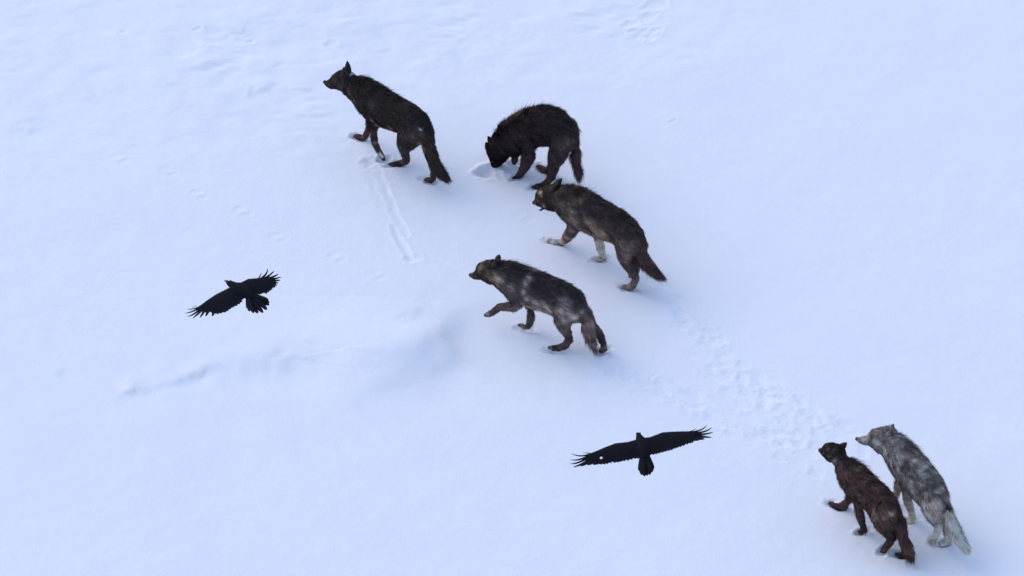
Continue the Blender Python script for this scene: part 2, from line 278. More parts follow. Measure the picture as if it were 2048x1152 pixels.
# ---------------------------------------------------------------- wolves
def seen(r, g, b):
    """coat albedo from a colour as it looks in this blue dusk light"""
    c = np.array([r, g, b])/255.; c = np.where(c < .04045, c/12.92, ((c+.055)/1.055)**2.4)
    return c*1.14*(1+.62*c.mean()**.5)/np.array([.56, .65, .82])
FURLEN = dict(torso=.042, tail=.055, head=.014, leg=.012, ear=.006)
def make_wolf(key, W, label, coat, seed):
    ox, oy, s = W['crop']; R = np.random.default_rng(seed)
    a = math.radians(W['az']); hd = np.array([-math.cos(a), math.sin(a), 0]); lf = np.array([-math.sin(a), -math.cos(a), 0])
    px = lambda x, y: (ox+x/s, oy+y/s)
    pts = [on_snow(*px(*q[:2]), .02) for L in W['legs'] for q in L['p'] if len(q) > 3 and q is [z for z in L['p'] if len(z) > 3][0]]
    m = np.mean(pts, axis=0); gz = float(base_h(m[0], m[1])); origin = np.array([m[0], m[1], gz])
    root = bpy.data.objects.new('wolf', None); scene.collection.objects.link(root); root.location = origin
    root.empty_display_size = .2; root['label'] = label; root['category'] = 'wolf'; root['group'] = 'wolves crossing the snow'
    V = []; F = []; segs = []      # segs: (p0,p1,u,l,a0,b0,a1,b1,part,t0,t1)
    def build(st, part):
        tube(V, F, st)
        n = len(st)-1
        for i in range(n):
            A, B = st[i], st[i+1]; segs.append((A[0], B[0], A[1], A[2], A[3], A[4], B[3], B[4], part, i/n, (i+1)/n))
    def pair_tube(pairs, part, plane_pt, lat, kfun):
        mids = [on_plane(*px((p[0]+p[2])/2, (p[1]+p[3])/2), plane_pt, lat) for p in pairs]; st = []
        for i, p in enumerate(pairs):
            t = unit(mids[min(i+1, len(mids)-1)]-mids[max(i-1, 0)]); u = unit(np.cross(t, lat)); u = u if u[2] >= 0 or part != 'torso' else -u
            if abs(u[2]) < .2 and part != 'head': u = u
            sc = FPX/np.dot(mids[i]-CAM, FWD); ax = proj_dir(t); ax /= max(np.linalg.norm(ax), 1e-6); n = np.array([-ax[1], ax[0]])
            h = np.array([p[2]-p[0], p[3]-p[1]])/2/s; hp = abs(h@n); k = kfun(i/(len(pairs)-1))
            ext = math.hypot(proj_dir(u)@n, k*(proj_dir(lat)@n))*sc
            r = hp/ext; fl = max(0, .016*(i-2)/(len(pairs)-1)) if part == 'head' else FURLEN[part]*.45
            r = max(r-fl, r*.55); r = r*(1.4, 1.05, 1.0, .98)[i] if part == 'head' and i < 4 else r; st.append((mids[i], u, lat, r, r*k))
        return st
    torso = pair_tube(W['torso'], 'torso', m, lf, lambda t: np.interp(t, [0, .3, .6, .85, 1], [.85, .74, .74, .86, .8])); build(torso, 'torso')
    tail = pair_tube(W['tail'], 'tail', m, lf, lambda t: .9)
    tail = [(np.array([c[0], c[1], max(c[2], gz+aa+.01)]), u, l, aa, b) for c, u, l, aa, b in tail]; build(tail, 'tail')
    ha = math.radians(W['haz']); hh = np.array([-math.cos(ha), math.sin(ha), 0]); hl = np.array([-math.sin(ha), -math.cos(ha), 0])
    head = pair_tube(W['head'], 'head', torso[0][0], hl, lambda t: np.interp(t, [0, .3, .6, 1], [.85, .8, .95, 1.])); build(head, 'head')
    if 'jaw' in W:
        st = []
        for x, y, hw in W['jaw']:
            c = on_plane(*px(x, y), torso[0][0], hl); r = hw/s/227.; st.append((c, np.array([0, 0, 1.]), hl, r, r*1.3))
        build(st, 'head')
    # ears: the far one as seen, the near one its mirror image
    (tx, ty), (bx, by), hw = W['ear']; off = torso[0][0]-hl*.05
    T = on_plane(*px(tx, ty), off, hl); B = on_plane(*px(bx, by), off, hl); r = hw/s/227.; front = unit(np.cross(unit(T-B), hl))
    for sgn in (0, 1):
        f = (lambda v: v) if sgn == 0 else (lambda v: v-2*hl*np.dot(v-torso[0][0], hl))
        T2, B2 = f(T), f(B); st = []
        for t, q in ((0, 1.15), (.3, 1.05), (.6, .74), (.85, .36), (1., .08)):
            st.append((B2+(T2-B2)*t*1.10, front, hl, r*q*.62, r*q)); 
        # turn the ear a little outward so its broad side shows
        build([(c, unit(u+hl*(.5 if sgn else -.5)), unit(l-front*(.5 if sgn else -.5)), x_*1.25, y_) for c, u, l, x_, y_ in st], 'ear')
    paws = []
    for L in W['legs']:
        P = L['p']; side = L['side']; g = [i for i, q in enumerate(P) if len(q) > 3]
        hind = L['n'][0] == 'H'; d0 = side*(.085 if hind else .080)
        gp = {i: on_snow(*px(P[i][0], P[i][1]), max(P[i][2]/s/227.*.75-.012, .004)) for i in g}
        d1 = float(np.dot(gp[g[0]]-m, lf)) if g else L.get('d1', d0)
        last = g[0] if g else len(P)-1
        C = []
        for i, q in enumerate(P):
            if i in gp: C.append(gp[i])
            else:
                d = d0+(d1-d0)*(i/last)**1.3; C.append(on_plane(*px(q[0], q[1]), m+lf*d*(.75 if i == 0 else 1.), lf))
        st = []
        for i, q in enumerate(P):
            t = unit(C[min(i+1, len(C)-1)]-C[max(i-1, 0)]); l = unit(lf-t*np.dot(lf, t)); u = unit(np.cross(t, l))
            r = q[2]/s/227.; r = max(r-(.012 if i < 2 else .002), r*.7)*(1.02 if i >= 3 else 1.)
            k = .62 if i == 0 and r > .07 else (.72 if r > .06 else .9); st.append((C[i], u, l, r/((1+k)/2)**.5, r*k/((1+k)/2)**.5))
        if g and len(g) > 1:   # toes
            e = C[-1]; d = unit(C[-1]-C[g[0]]); sd_ = unit(np.cross(d, [0, 0, 1.])); r = st[-1][3]
            for q in (-1.1, -.4, .4, 1.1): tube(V, F, [(e+sd_*q*r*.8-d*.02, np.array([0, 0, 1.]), sd_, r*.7, r*.45), (e+sd_*q*r*.9+d*(.016-.006*abs(q)), np.array([0, 0, 1.]), sd_, r*.55, r*.4)], 10)
        build(st, 'leg')
        for i in g[:1]+g[-1:]: paws.append((C[i], math.atan2(C[-1][1]-C[g[0]][1], C[-1][0]-C[g[0]][0]) if len(g) > 1 else 0.))
        if DIAG: print('LEG', key, L['n'], 'd1 %.2f' % d1, 'z', [round(float(c[2]-gz), 2) for c in C])
    if DIAG: print('TAILZ', key, [round(float(c[0][2]-gz), 2) for c in tail], 'torso r', [round(float(c[3]), 2) for c in torso], 'head r', [round(float(c[3]), 3) for c in head], 'w', [round(float(c[0][2]-gz), 2) for c in head])
    # join into one skin
    raw = new_mesh('body', [v-origin for v in V], F, M_SKIN)
    rm = raw.modifiers.new('r', 'REMESH'); rm.mode = 'VOXEL'; rm.voxel_size = .007
    sm = raw.modifiers.new('s', 'SMOOTH'); sm.factor = .5; sm.iterations = 1
    dg = bpy.context.evaluated_depsgraph_get(); me = bpy.data.meshes.new_from_object(raw.evaluated_get(dg)); me.name = 'body'
    bpy.data.objects.remove(raw); body = bpy.data.objects.new('body', me); scene.collection.objects.link(body); body.parent = root
    me.materials.clear(); me.materials.append(M_SKIN); me.polygons.foreach_set('use_smooth', [True]*len(me.polygons))
    nv = len(me.vertices); co = np.empty(nv*3, np.float32); me.vertices.foreach_get('co', co); co = co.reshape(-1, 3).astype(float)+origin
    # coat lookup
    S0 = np.array([q[0] for q in segs]); S1 = np.array([q[1] for q in segs]); SU = np.array([q[2] for q in segs]); SA = np.array([[q[4], q[6]] for q in segs]); SB = np.array([[q[5], q[7]] for q in segs])
    parts = np.array([q[8] for q in segs]); ST = np.array([[q[9], q[10]] for q in segs])
    marks = []
    def anchor_marks(co, nr, prt, nm):
        d = co-CAM; z = d@FWD; X = 1024+FPX*(d@RGT)/z; Y = 576-FPX*(d@UPV)/z; face = np.einsum('ij,ij->i', nr, d) < 0
        for q in coat.get('blobs', []):
            x, y = px(q[0], q[1]); dd = np.hypot(X-x, Y-y)+np.where(face, 0, 50); near = dd < max(2.5, dd.min()+1.0)
            i = np.where(near)[0][np.argmin(z[near])]; A = co[i]; pl, o_ = (hl, torso[0][0]) if prt[i] in ('head', 'ear') else (lf, m)
            marks.append((A, A-2*pl*np.dot(A-o_, pl), q[2]/s/227., seen(*q[3])*(1+coat.get('gain', 0)*float(sstep(50, 110, np.mean(q[3])))), q[4] if len(q) > 4 else .93))
    def lookup(P, only=None):
        n = len(P); best = np.full(n, 9.); idx = np.zeros(n, int); tb = np.zeros(n)
        for i in range(len(S0)):
            if only and parts[i] != only: continue
            d = S1[i]-S0[i]; t = np.clip(((P-S0[i])@d)/(d@d), 0, 1); c = S0[i]+t[:, None]*d; r = (SA[i, 0]+SB[i, 0])/2*(1-t)+(SA[i, 1]+SB[i, 1])/2*t
            q = np.linalg.norm(P-c, axis=1)-r; w = q < best; best = np.where(w, q, best); idx = np.where(w, i, idx); tb = np.where(w, t, tb)
        flow = S1[idx]-S0[idx]; flow /= np.linalg.norm(flow, axis=1)[:, None]
        c = S0[idx]+tb[:, None]*(S1[idx]-S0[idx]); aa = SA[idx, 0]*(1-tb)+SA[idx, 1]*tb
        q = np.einsum('ij,ij->i', P-c, SU[idx])/aa; tt = ST[idx, 0]*(1-tb)+ST[idx, 1]*tb
        return parts[idx], flow, q, tt
    def colour(P, prt, q, tt, jitter):
        n = len(P); base = {k: seen(*coat[k]) for k in ('torso', 'back', 'belly', 'head', 'leg', 'tail')}
        C = np.tile(base['torso'], (n, 1)); tor = prt == 'torso'
        wb = (tor*sstep(.15, .8, q+.25*vn(P[:, 0]+P[:, 2], P[:, 1]-P[:, 2], .06, 2)))[:, None]; C = C*(1-wb)+base['back']*wb
        wl_ = (tor*(1-sstep(-.85, -.25, q))*sstep(.25, .4, tt))[:, None]; C = C*(1-wl_)+base['belly']*wl_
        w = (prt == 'head')[:, None]; C = np.where(w, base['head'], C); w = (prt == 'tail'); C = np.where(w[:, None], base['tail'], C)
        w = (prt == 'ear')[:, None]; C = np.where(w, base['head']*.8, C)
        lt = prt == 'leg'; tq = np.zeros(n)
        if lt.any(): tq[lt] = lookup(P[lt], 'torso')[2]
        wb = (lt*sstep(.15, .8, tq+.25*vn(P[:, 0]+P[:, 2], P[:, 1]-P[:, 2], .06, 2)))[:, None]; C = C*(1-wb)+base['back']*wb
        lg = lt*sstep(.28, .6, tt); C = C*(1-lg[:, None])+base['leg']*lg[:, None]
        D = P-m; pc = np.stack([D@hd, D[:, 2]], 1)
        PW = P+np.stack([vn(P[:, 0], P[:, 2]+P[:, 1], .06, 6), vn(P[:, 0], P[:, 2]-P[:, 1], .06, 7), vn(P[:, 1], P[:, 2]-P[:, 0], .06, 8)], 1)*.012+np.stack([vn(P[:, 0], P[:, 2], .018, 8+i_) for i_ in range(3)], 1)*.007
        for A_, B_, br, bc, bw in marks:
            dd = np.minimum(np.linalg.norm(PW-A_, axis=1), np.linalg.norm(PW-B_, axis=1))/(br*1.22); w = (bw*np.exp(-dd**1.9))[:, None]; C = C*(1-w)+bc*w
        mo = coat.get('mottle', .3)*.8; nn = vn(P[:, 0]*1.+P[:, 2]*.5, P[:, 1]+P[:, 2], .05, seed)+.6*vn(P[:, 0]-P[:, 2], P[:, 1]*.7+P[:, 2], .022, seed+1)
        st_ = vn(pc[:, 0]*1.+pc[:, 1]*.4, pc[:, 1]*3.2, .05, seed+4)+vn(pc[:, 0]*1.+pc[:, 1]*.3, pc[:, 1]*3.5, .02, seed+5)
        C = C*np.exp(mo*nn+(.16+.25*mo)*st_)[:, None]*np.exp(jitter*R.normal(0, 1, n))[:, None]
        return np.clip(C, .004, .8)
    prt, flow, q, tt = lookup(co)
    ne = len(me.edges); ed = np.empty(ne*2, np.int32); me.edges.foreach_get('vertices', ed); ed = ed.reshape(-1, 2)
    wgt = np.where(prt == 'torso', np.interp(tt, [0, .1, .9, 1], [.3, 1, 1, .6]), np.where(prt == 'leg', 1-sstep(.14, .40, tt), 0.))[:, None]*.6
    deg = np.bincount(ed.ravel(), minlength=nv)[:, None].astype(float)
    for _ in range(55):
        acc = np.zeros_like(co)
        for c_ in range(3): acc[:, c_] = np.bincount(ed[:, 0], weights=co[ed[:, 1], c_], minlength=nv)+np.bincount(ed[:, 1], weights=co[ed[:, 0], c_], minlength=nv)
        co = co+wgt*(acc/deg-co)
    me.vertices.foreach_set('co', (co-origin).astype(np.float32).ravel()); me.update()
    vnrm = np.empty(nv*3, np.float32); me.vertices.foreach_get('normal', vnrm); vnrm = vnrm.reshape(-1, 3).astype(float); anchor_marks(co, vnrm, prt, None)
    def put_col(mesh, C):
        at = mesh.color_attributes.new('coat', 'FLOAT_COLOR', 'POINT'); at.data.foreach_set('color', np.concatenate([C, np.ones((len(C), 1))], 1).astype(np.float32).ravel())
    put_col(me, colour(co, prt, q, tt, 0.)*.8)
    # fur
    me.calc_loop_triangles(); nt = len(me.loop_triangles); tri = np.empty(nt*3, np.int32); me.loop_triangles.foreach_get('vertices', tri); tri = tri.reshape(-1, 3)
    vnrm = np.empty(nv*3, np.float32); me.vertices.foreach_get('normal', vnrm); vnrm = vnrm.reshape(-1, 3).astype(float)
    A = co[tri[:, 0]]; B = co[tri[:, 1]]; Cc = co[tri[:, 2]]; area = np.linalg.norm(np.cross(B-A, Cc-A), axis=1)/2
    NS = int(area.sum()*60000); pick = R.choice(nt, NS, p=area/area.sum()); u = R.random(NS); v = R.random(NS); f = u+v > 1; u[f] = 1-u[f]; v[f] = 1-v[f]
    P = A[pick]*(1-u-v)[:, None]+B[pick]*u[:, None]+Cc[pick]*v[:, None]
    N = vnrm[tri[pick, 0]]*(1-u-v)[:, None]+vnrm[tri[pick, 1]]*u[:, None]+vnrm[tri[pick, 2]]*v[:, None]; N /= np.linalg.norm(N, axis=1)[:, None]+1e-9
    prt, flow, q, tt = lookup(P)
    lt = prt == 'leg'; f2 = lookup(P[lt], 'torso')[1]; wf = (1-sstep(.05, .35, tt[lt]))[:, None]; f3 = flow[lt]*(1-wf)+f2*wf; flow[lt] = f3/np.linalg.norm(f3, axis=1)[:, None]
    keep = np.ones(NS, bool)
    if 'collar' in W:
        cc = torso[0][0]; tdir = unit(torso[1][0]-torso[0][0]); dd = (P-cc)@tdir; keep &= ~((np.abs(dd+.012) < .020) & (np.linalg.norm(P-cc, axis=1) < .2))
    nose_d = np.linalg.norm(P-head[0][0], axis=1); keep &= nose_d > .03
    P, N, prt, flow, q, tt = [x[keep] for x in (P, N, prt, flow, q, tt)]; n = len(P)
    ln = np.select([prt == 'torso', prt == 'tail', prt == 'head', prt == 'ear'], [np.interp(tt, [0, .25, .5, 1], [.060, .064, .046, .046]), np.interp(tt, [0, .4, 1], [.055, .066, .075]), np.interp(tt, [0, .4, .75, 1], [.004, .008, .018, .036]), .004], np.interp(tt, [0, .35, .6, 1], [.044, .034, .020, .012]))
    ln = ln*np.where(prt == 'torso', .75+.5*sstep(.2, .9, q), 1.)*R.uniform(.6, 1.35, n)*coat.get('shag', 1.)
    guard = (R.random(n) < .03)*(prt != 'head')*(prt != 'ear'); ln = ln*(1+.4*guard)
    tg = flow-N*np.einsum('ij,ij->i', flow, N)[:, None]; tg /= np.linalg.norm(tg, axis=1)[:, None]+1e-6
    clump = np.stack([vn(P[:, 0]+P[:, 2], P[:, 1]-P[:, 2], .035, 20+i) for i in range(3)], 1)
    lift = np.where(prt == 'torso', .42+.40*sstep(.3, .95, q)*np.interp(tt, [0, .3, .6, 1], [1, 1, .4, .3]), .44)*coat.get('lift', 1.)*(1+.25*guard)
    dr = tg+N*lift[:, None]+clump*.22+R.normal(0, .16, (n, 3)); dr[:, 2] -= .08; dr /= np.linalg.norm(dr, axis=1)[:, None]
    dr2 = dr*.8+tg*.35-N*.10; dr2[:, 2] -= .12; dr2 /= np.linalg.norm(dr2, axis=1)[:, None]
    side = np.cross(dr, N+R.normal(0, .5, (n, 3))); side /= np.linalg.norm(side, axis=1)[:, None]+1e-6
    w = np.where(ln > .02, .0019, .0015)*R.uniform(.7, 1.3, n)
    r0 = P-N*.003; r1 = P+dr*(ln*.5)[:, None]; r2 = r1+dr2*(ln*.5)[:, None]
    VV = np.stack([r0-side*w[:, None], r0+side*w[:, None], r1-side*(w*.8)[:, None], r1+side*(w*.8)[:, None], r2], 1).reshape(-1, 3)
    low = VV[:, 2] < gz-.03; VV[low, 2] = gz-.03
    k = np.arange(n)*5; loops = np.stack([k, k+1, k+3, k+2, k+2, k+3, k+4], 1).ravel(); starts = np.stack([np.arange(n)*7, np.arange(n)*7+4], 1).ravel(); tot = np.tile([4, 3], n)
    fur = fast_mesh('fur', VV-origin, loops, starts, tot, M_COAT, root)
    C = colour(P+dr*(ln*.55)[:, None]-N*(ln*.12)[:, None], prt, q, tt, coat.get('jit', .28)); put_col(fur.data, np.repeat(C, 5, axis=0))
    nn = N*.8+R.normal(0, .22, (n, 3))+dr*.15; nn /= np.linalg.norm(nn, axis=1)[:, None]
    fur.data.normals_split_custom_set_from_vertices(np.repeat(nn, 5, axis=0).astype(np.float32))
    # nose, eyes, collar
    h0, h1 = head[0], head[1]; d = unit(h0[0]-h1[0]); r = max(h0[3]*.85, .017)
    Vn, Fn = ellipsoid(h0[0]+d*r*.3-origin, (d*r*1.0, h0[1]*r*1.0, h0[2]*r*1.0)); new_mesh('nose', Vn, Fn, M_NOSE, root)
    e = head[3]; f_ = unit(head[2][0]-head[3][0]); upd = e[1] if e[1][2] > 0 else -e[1]
    for sg in (-1, 1):
        c = e[0]+upd*e[3]*.35+hl*sg*e[4]*1.02+f_*.005-origin; Ve, Fe = ellipsoid(c, (f_*.009, upd*.007, hl*.006)); new_mesh('eye', Ve, Fe, M_EYE, root)
    if 'collar' in W:
        c0 = torso[0]; tdir = unit(torso[1][0]-torso[0][0]); Vc = []; Fc = []; nn_ = 40
        prof = [(-.020, .0), (-.018, .009), (.018, .009), (.020, .0), (.018, -.004), (-.018, -.004)]
        for i in range(nn_):
            t = 2*math.pi*i/nn_
            for dx, dr_ in prof: Vc.append(c0[0]-tdir*.012+tdir*dx+c0[1]*(c0[3]+.006+dr_)*math.cos(t)+c0[2]*(c0[4]+.006+dr_)*math.sin(t)-origin)
        for i in range(nn_):
            for j in range(6): Fc.append((i*6+j, i*6+(j+1) % 6, ((i+1) % nn_)*6+(j+1) % 6, ((i+1) % nn_)*6+j))
        col = new_mesh('collar', Vc, Fc, M_BAND, root)
        dn = -c0[1] if c0[1][2] > 0 else c0[1]; bc = c0[0]-tdir*.02+dn*(c0[3]+.030)-origin
        Vb, Fb = ellipsoid(bc, (tdir*.030, dn*.024, c0[2]*.028), 12, 8); new_mesh('transmitter', Vb, Fb, M_BOX, col)
    return paws
# ---------------------------------------------------------------- ravens
M_RAVEN, _b, _t = mat_new('raven_plumage', (.011, .012, .017), .8, .05)
_n = _t.nodes.new('ShaderNodeTexNoise'); _n.inputs['Scale'].default_value = 60; _n.inputs['Detail'].default_value = 4
_mx = _t.nodes.new('ShaderNodeMix'); _mx.data_type = 'RGBA'; _mx.inputs[6].default_value = (.005, .005, .008, 1); _mx.inputs[7].default_value = (.011, .010, .014, 1)
_tc = _t.nodes.new('ShaderNodeTexCoord'); _t.links.new(_tc.outputs['Object'], _n.inputs['Vector']); _t.links.new(_n.outputs[0], _mx.inputs[0]); _t.links.new(_mx.outputs[2], _b.inputs['Base Color'])
M_BEAK, _, _ = mat_new('raven_beak', (.010, .010, .012), .35, .5)
def make_raven(D, label):
    ox, oy, s = D['crop']; Z = D['z']; U = np.array([0, 0, 1.])
    pos = lambda x, y, dz=0.: on_level(ox+x/s, oy+y/s, Z+dz)
    S = 1/s/227.*((DIST_M-Z/math.sin(PITCH))/DIST_M)      # metres per traced unit across the picture
    origin = pos(*D['body'][2][:2]); root = bpy.data.objects.new('raven', None); scene.collection.objects.link(root); root.location = origin
    root['label'] = label; root['category'] = 'raven'; root['group'] = 'ravens flying over the snow'
    V = []; F = []; B = D['body']; C = [pos(x, y) for x, y, h in B]; st = []
    lat0 = unit(np.cross(unit(C[-1]-C[0]), U))
    for i, (x, y, hw) in enumerate(B):
        t = unit(C[min(i+1, len(C)-1)]-C[max(i-1, 0)]); l = unit(np.cross(t, U)); ax = proj_dir(t); ax /= np.linalg.norm(ax); n = np.array([-ax[1], ax[0]])
        r = hw*S/math.hypot(proj_dir(l)@n, .6*(proj_dir(U)@n)); st.append((C[i], U, l, r*.6, r))
    tube(V, F, st, 24)
    def dih(p, side): return D['dih']*abs(np.dot(p-origin, lat0))**1.3
    def wing(lead, trail, hole=None):
        M = 72; K = 10
        def samp(poly, t):
            P = np.array(poly, float); c = np.concatenate([[0], np.cumsum(np.linalg.norm(np.diff(P, axis=0), axis=1))]); c /= c[-1]
            return np.array([np.interp(t, c, P[:, 0]), np.interp(t, c, P[:, 1])])
        base = len(V); idx = {}
        for j in range(M+1):
            t = j/M; a = samp(lead, t); b = samp(trail, t); d = (b-a)/max(np.linalg.norm(b-a), 1)
            saw = ((t*17) % 1.0); b = b+d*(24*(1-saw)-10)*(.35+.65*abs(math.sin(3.7*math.floor(t*17)+1.3*len(lead))))*(1 if 0 < j < M else 0)
            for side in (0, 1):
                for k in range(K+1):
                    c = k/K; q = a+(b-a)*c; p = pos(*q); dz = dih(p, 0); th = (.020*(1-.6*t)*math.sin(math.pi*min(c**.55, 1))+.0012)*(1 if side == 0 else -.35)
                    p = pos(q[0], q[1], dz)+U*th; idx[(j, side, k)] = len(V); V.append(p)
        for j in range(M):
            for k in range(K):
                if hole:
                    ct = samp(lead, (j+.5)/M); cb = samp(trail, (j+.5)/M); qq = ct+(cb-ct)*(k+.5)/K
                    if math.hypot(qq[0]-hole[0], (qq[1]-hole[1])) < hole[2]: continue
                F.append((idx[j, 0, k], idx[j, 0, k+1], idx[j+1, 0, k+1], idx[j+1, 0, k])); F.append((idx[j, 1, k], idx[j+1, 1, k], idx[j+1, 1, k+1], idx[j, 1, k+1]))
            for k in (0, K): F.append((idx[j, 0, k], idx[j+1, 0, k], idx[j+1, 1, k], idx[j, 1, k]))
        for j in (0, M):
            for k in range(K): F.append((idx[j, 0, k], idx[j, 0, k+1], idx[j, 1, k+1], idx[j, 1, k]))
    def feather(pts, w, lift=.03, flat=False, rz=0.):
        (x0, y0), (x1, y1) = pts[0], pts[-1]; xm, ym = pts[1] if len(pts) == 3 else ((x0+x1)/2, (y0+y1)/2)
        cx, cy = 2*xm-(x0+x1)/2, 2*ym-(y0+y1)/2; N = 12; base = len(V)
        for i in range(N+1):
            t = i/N; x = (1-t)**2*x0+2*t*(1-t)*cx+t*t*x1; y = (1-t)**2*y0+2*t*(1-t)*cy+t*t*y1
            dx = 2*(1-t)*(cx-x0)+2*t*(x1-cx); dy = 2*(1-t)*(cy-y0)+2*t*(y1-cy); L = math.hypot(dx, dy); nx, ny = -dy/L, dx/L
            ww = w*((1-.25*t)*(1-t**7)**.5 if flat else (1-.45*t)*(1-t**4)**.6)+.4
            q = pos(x, y); dz = dih(q, 0)+lift*t*t+rz
            V.append(pos(x+nx*ww, y+ny*ww, dz)); V.append(pos(x, y, dz)+U*.0022); V.append(pos(x-nx*ww, y-ny*ww, dz)); V.append(pos(x, y, dz)-U*.0015)
        for i in range(N):
            for k in range(4): F.append((base+i*4+k, base+i*4+(k+1) % 4, base+i*4+4+(k+1) % 4, base+i*4+4+k))
        F.append((base, base+1, base+2, base+3)); e = base+N*4; F.append((e+3, e+2, e+1, e))
    for w_ in D['wings']: wing(*w_)
    for f in D['fingers']: feather(f[:-1], f[-1]*1.5)
    for i, tip in enumerate(D['tail']): feather([D['tailbase'][0] if i < len(D['tail'])/2 else D['tailbase'][1], tip], D['tailw'], .0, True, .003*(i % 3))
    body = new_mesh('body', [v-origin for v in V], F, M_RAVEN, root)
    # beak and eyes
    hx, hy, hh = B[0]; bx, by = D['beak']; a = pos(hx, hy); b = pos(bx, by); d = unit(b-a); l = unit(np.cross(d, U)); Vb = []; Fb = []
    L = np.linalg.norm(b-a); r = st[0][4]
    tube(Vb, Fb, [(a+d*L*t-U*.006*t*t, U, l, r*q*.9, r*q*.75) for t, q in ((.35, .62), (.6, .45), (.8, .30), (.97, .10))], 12)
    new_mesh('beak', [v-origin for v in Vb], Fb, M_BEAK, root)
    for sg in (-1, 1):
        Ve, Fe = ellipsoid(a+d*r*.3+l*sg*r*.92+U*r*.2-origin, (d*.006, l*.005, U*.006)); new_mesh('eye', Ve, Fe, M_NOSE, root)
RAVENS = [dict(crop=(360, 520, 8.864), z=2.4, dih=.10, beak=(780, 350),
   body=[(872, 402, 48), (905, 425, 62), (975, 465, 82), (1080, 530, 110), (1170, 590, 105), (1240, 640, 78), (1290, 680, 50)],
   wings=[([(960, 430), (900, 475), (760, 548), (640, 608), (480, 714), (370, 798), (290, 852)], [(1180, 640), (1105, 705), (1095, 742), (1000, 808), (900, 860), (830, 912), (740, 940), (660, 958), (560, 925), (440, 925), (330, 900), (295, 872)]),
          ([(1000, 405), (1080, 400), (1210, 335), (1400, 320), (1470, 303), (1570, 295), (1650, 325)], [(1200, 620), (1330, 618), (1430, 606), (1500, 575), (1530, 595), (1620, 525), (1660, 480), (1700, 425), (1690, 355)])],
   fingers=[((330, 842), (240, 862), (125, 880), 9), ((320, 865), (210, 915), (88, 946), 11), ((335, 890), (240, 960), (130, 1006), 12), ((370, 900), (300, 970), (222, 1032), 14), ((430, 890), (395, 960), (350, 1022), 17), ((500, 890), (480, 950), (450, 998), 20), ((560, 880), (590, 950), (555, 990), 22), ((300, 815), (215, 822), 3),
            ((1390, 325), (1425, 270), (1442, 222), 7), ((1440, 325), (1525, 245), (1556, 148), 13), ((1500, 325), (1595, 262), (1672, 188), 14), ((1560, 330), (1665, 290), (1750, 247), 14), ((1600, 345), (1700, 325), (1795, 306), 14), ((1620, 370), (1710, 362), (1785, 358), 14), ((1620, 400), (1750, 405), 16), ((1620, 430), (1725, 445), 18), ((1600, 460), (1700, 478), 18), ((1480, 540), (1530, 602), 16), ((1560, 500), (1640, 520), 18)],
   tail=[(1200, 868), (1232, 915), (1305, 946), (1382, 952), (1478, 940), (1545, 885), (1585, 800), (1590, 758), (1572, 712)], tailbase=[(1215, 640), (1300, 635)], tailw=50),
 dict(crop=(1130, 840, 6.827), z=3.0, dih=.10, beak=(976, 160),
   body=[(1003, 192, 30), (1012, 222, 42), (1030, 262, 62), (1058, 330, 100), (1080, 410, 96), (1088, 475, 72), (1092, 520, 55)],
   wings=[([(1010, 255), (940, 277), (860, 300), (690, 318), (540, 375), (400, 435), (325, 462)], [(1060, 515), (1000, 524), (950, 522), (850, 548), (740, 572), (640, 578), (560, 600), (460, 605), (400, 606), (340, 602), (265, 595)], (497, 522, 22)),
          ([(1060, 245), (1110, 240), (1160, 235), (1330, 170), (1450, 160), (1600, 155), (1700, 155), (1770, 168)], [(1110, 480), (1160, 475), (1230, 466), (1330, 440), (1480, 398), (1600, 352), (1690, 322), (1750, 298), (1760, 275), (1800, 250)])],
   fingers=[((350, 458), (300, 450), (245, 447), 4), ((350, 462), (210, 490), (88, 458), 8), ((320, 490), (190, 540), (78, 542), 9), ((300, 520), (175, 582), (72, 597), 10), ((300, 560), (205, 612), (112, 642), 12), ((300, 580), (215, 632), 16), ((430, 585), (392, 612), 14), ((360, 585), (300, 612), 16),
            ((1700, 158), (1750, 140), (1800, 108), 4), ((1720, 165), (1860, 132), (1935, 70), 8), ((1740, 178), (1900, 158), (2003, 102), 10), ((1750, 195), (1910, 192), (2027, 162), 11), ((1780, 220), (1900, 230), (2005, 237), 13), ((1760, 242), (1840, 255), (1908, 258), 16), ((1740, 262), (1832, 275), 16), ((1680, 285), (1757, 303), 16)],
   tail=[(1018, 705), (1045, 752), (1085, 772), (1122, 764), (1158, 752), (1192, 715), (1208, 678)], tailbase=[(1065, 500), (1112, 495)], tailw=46)]
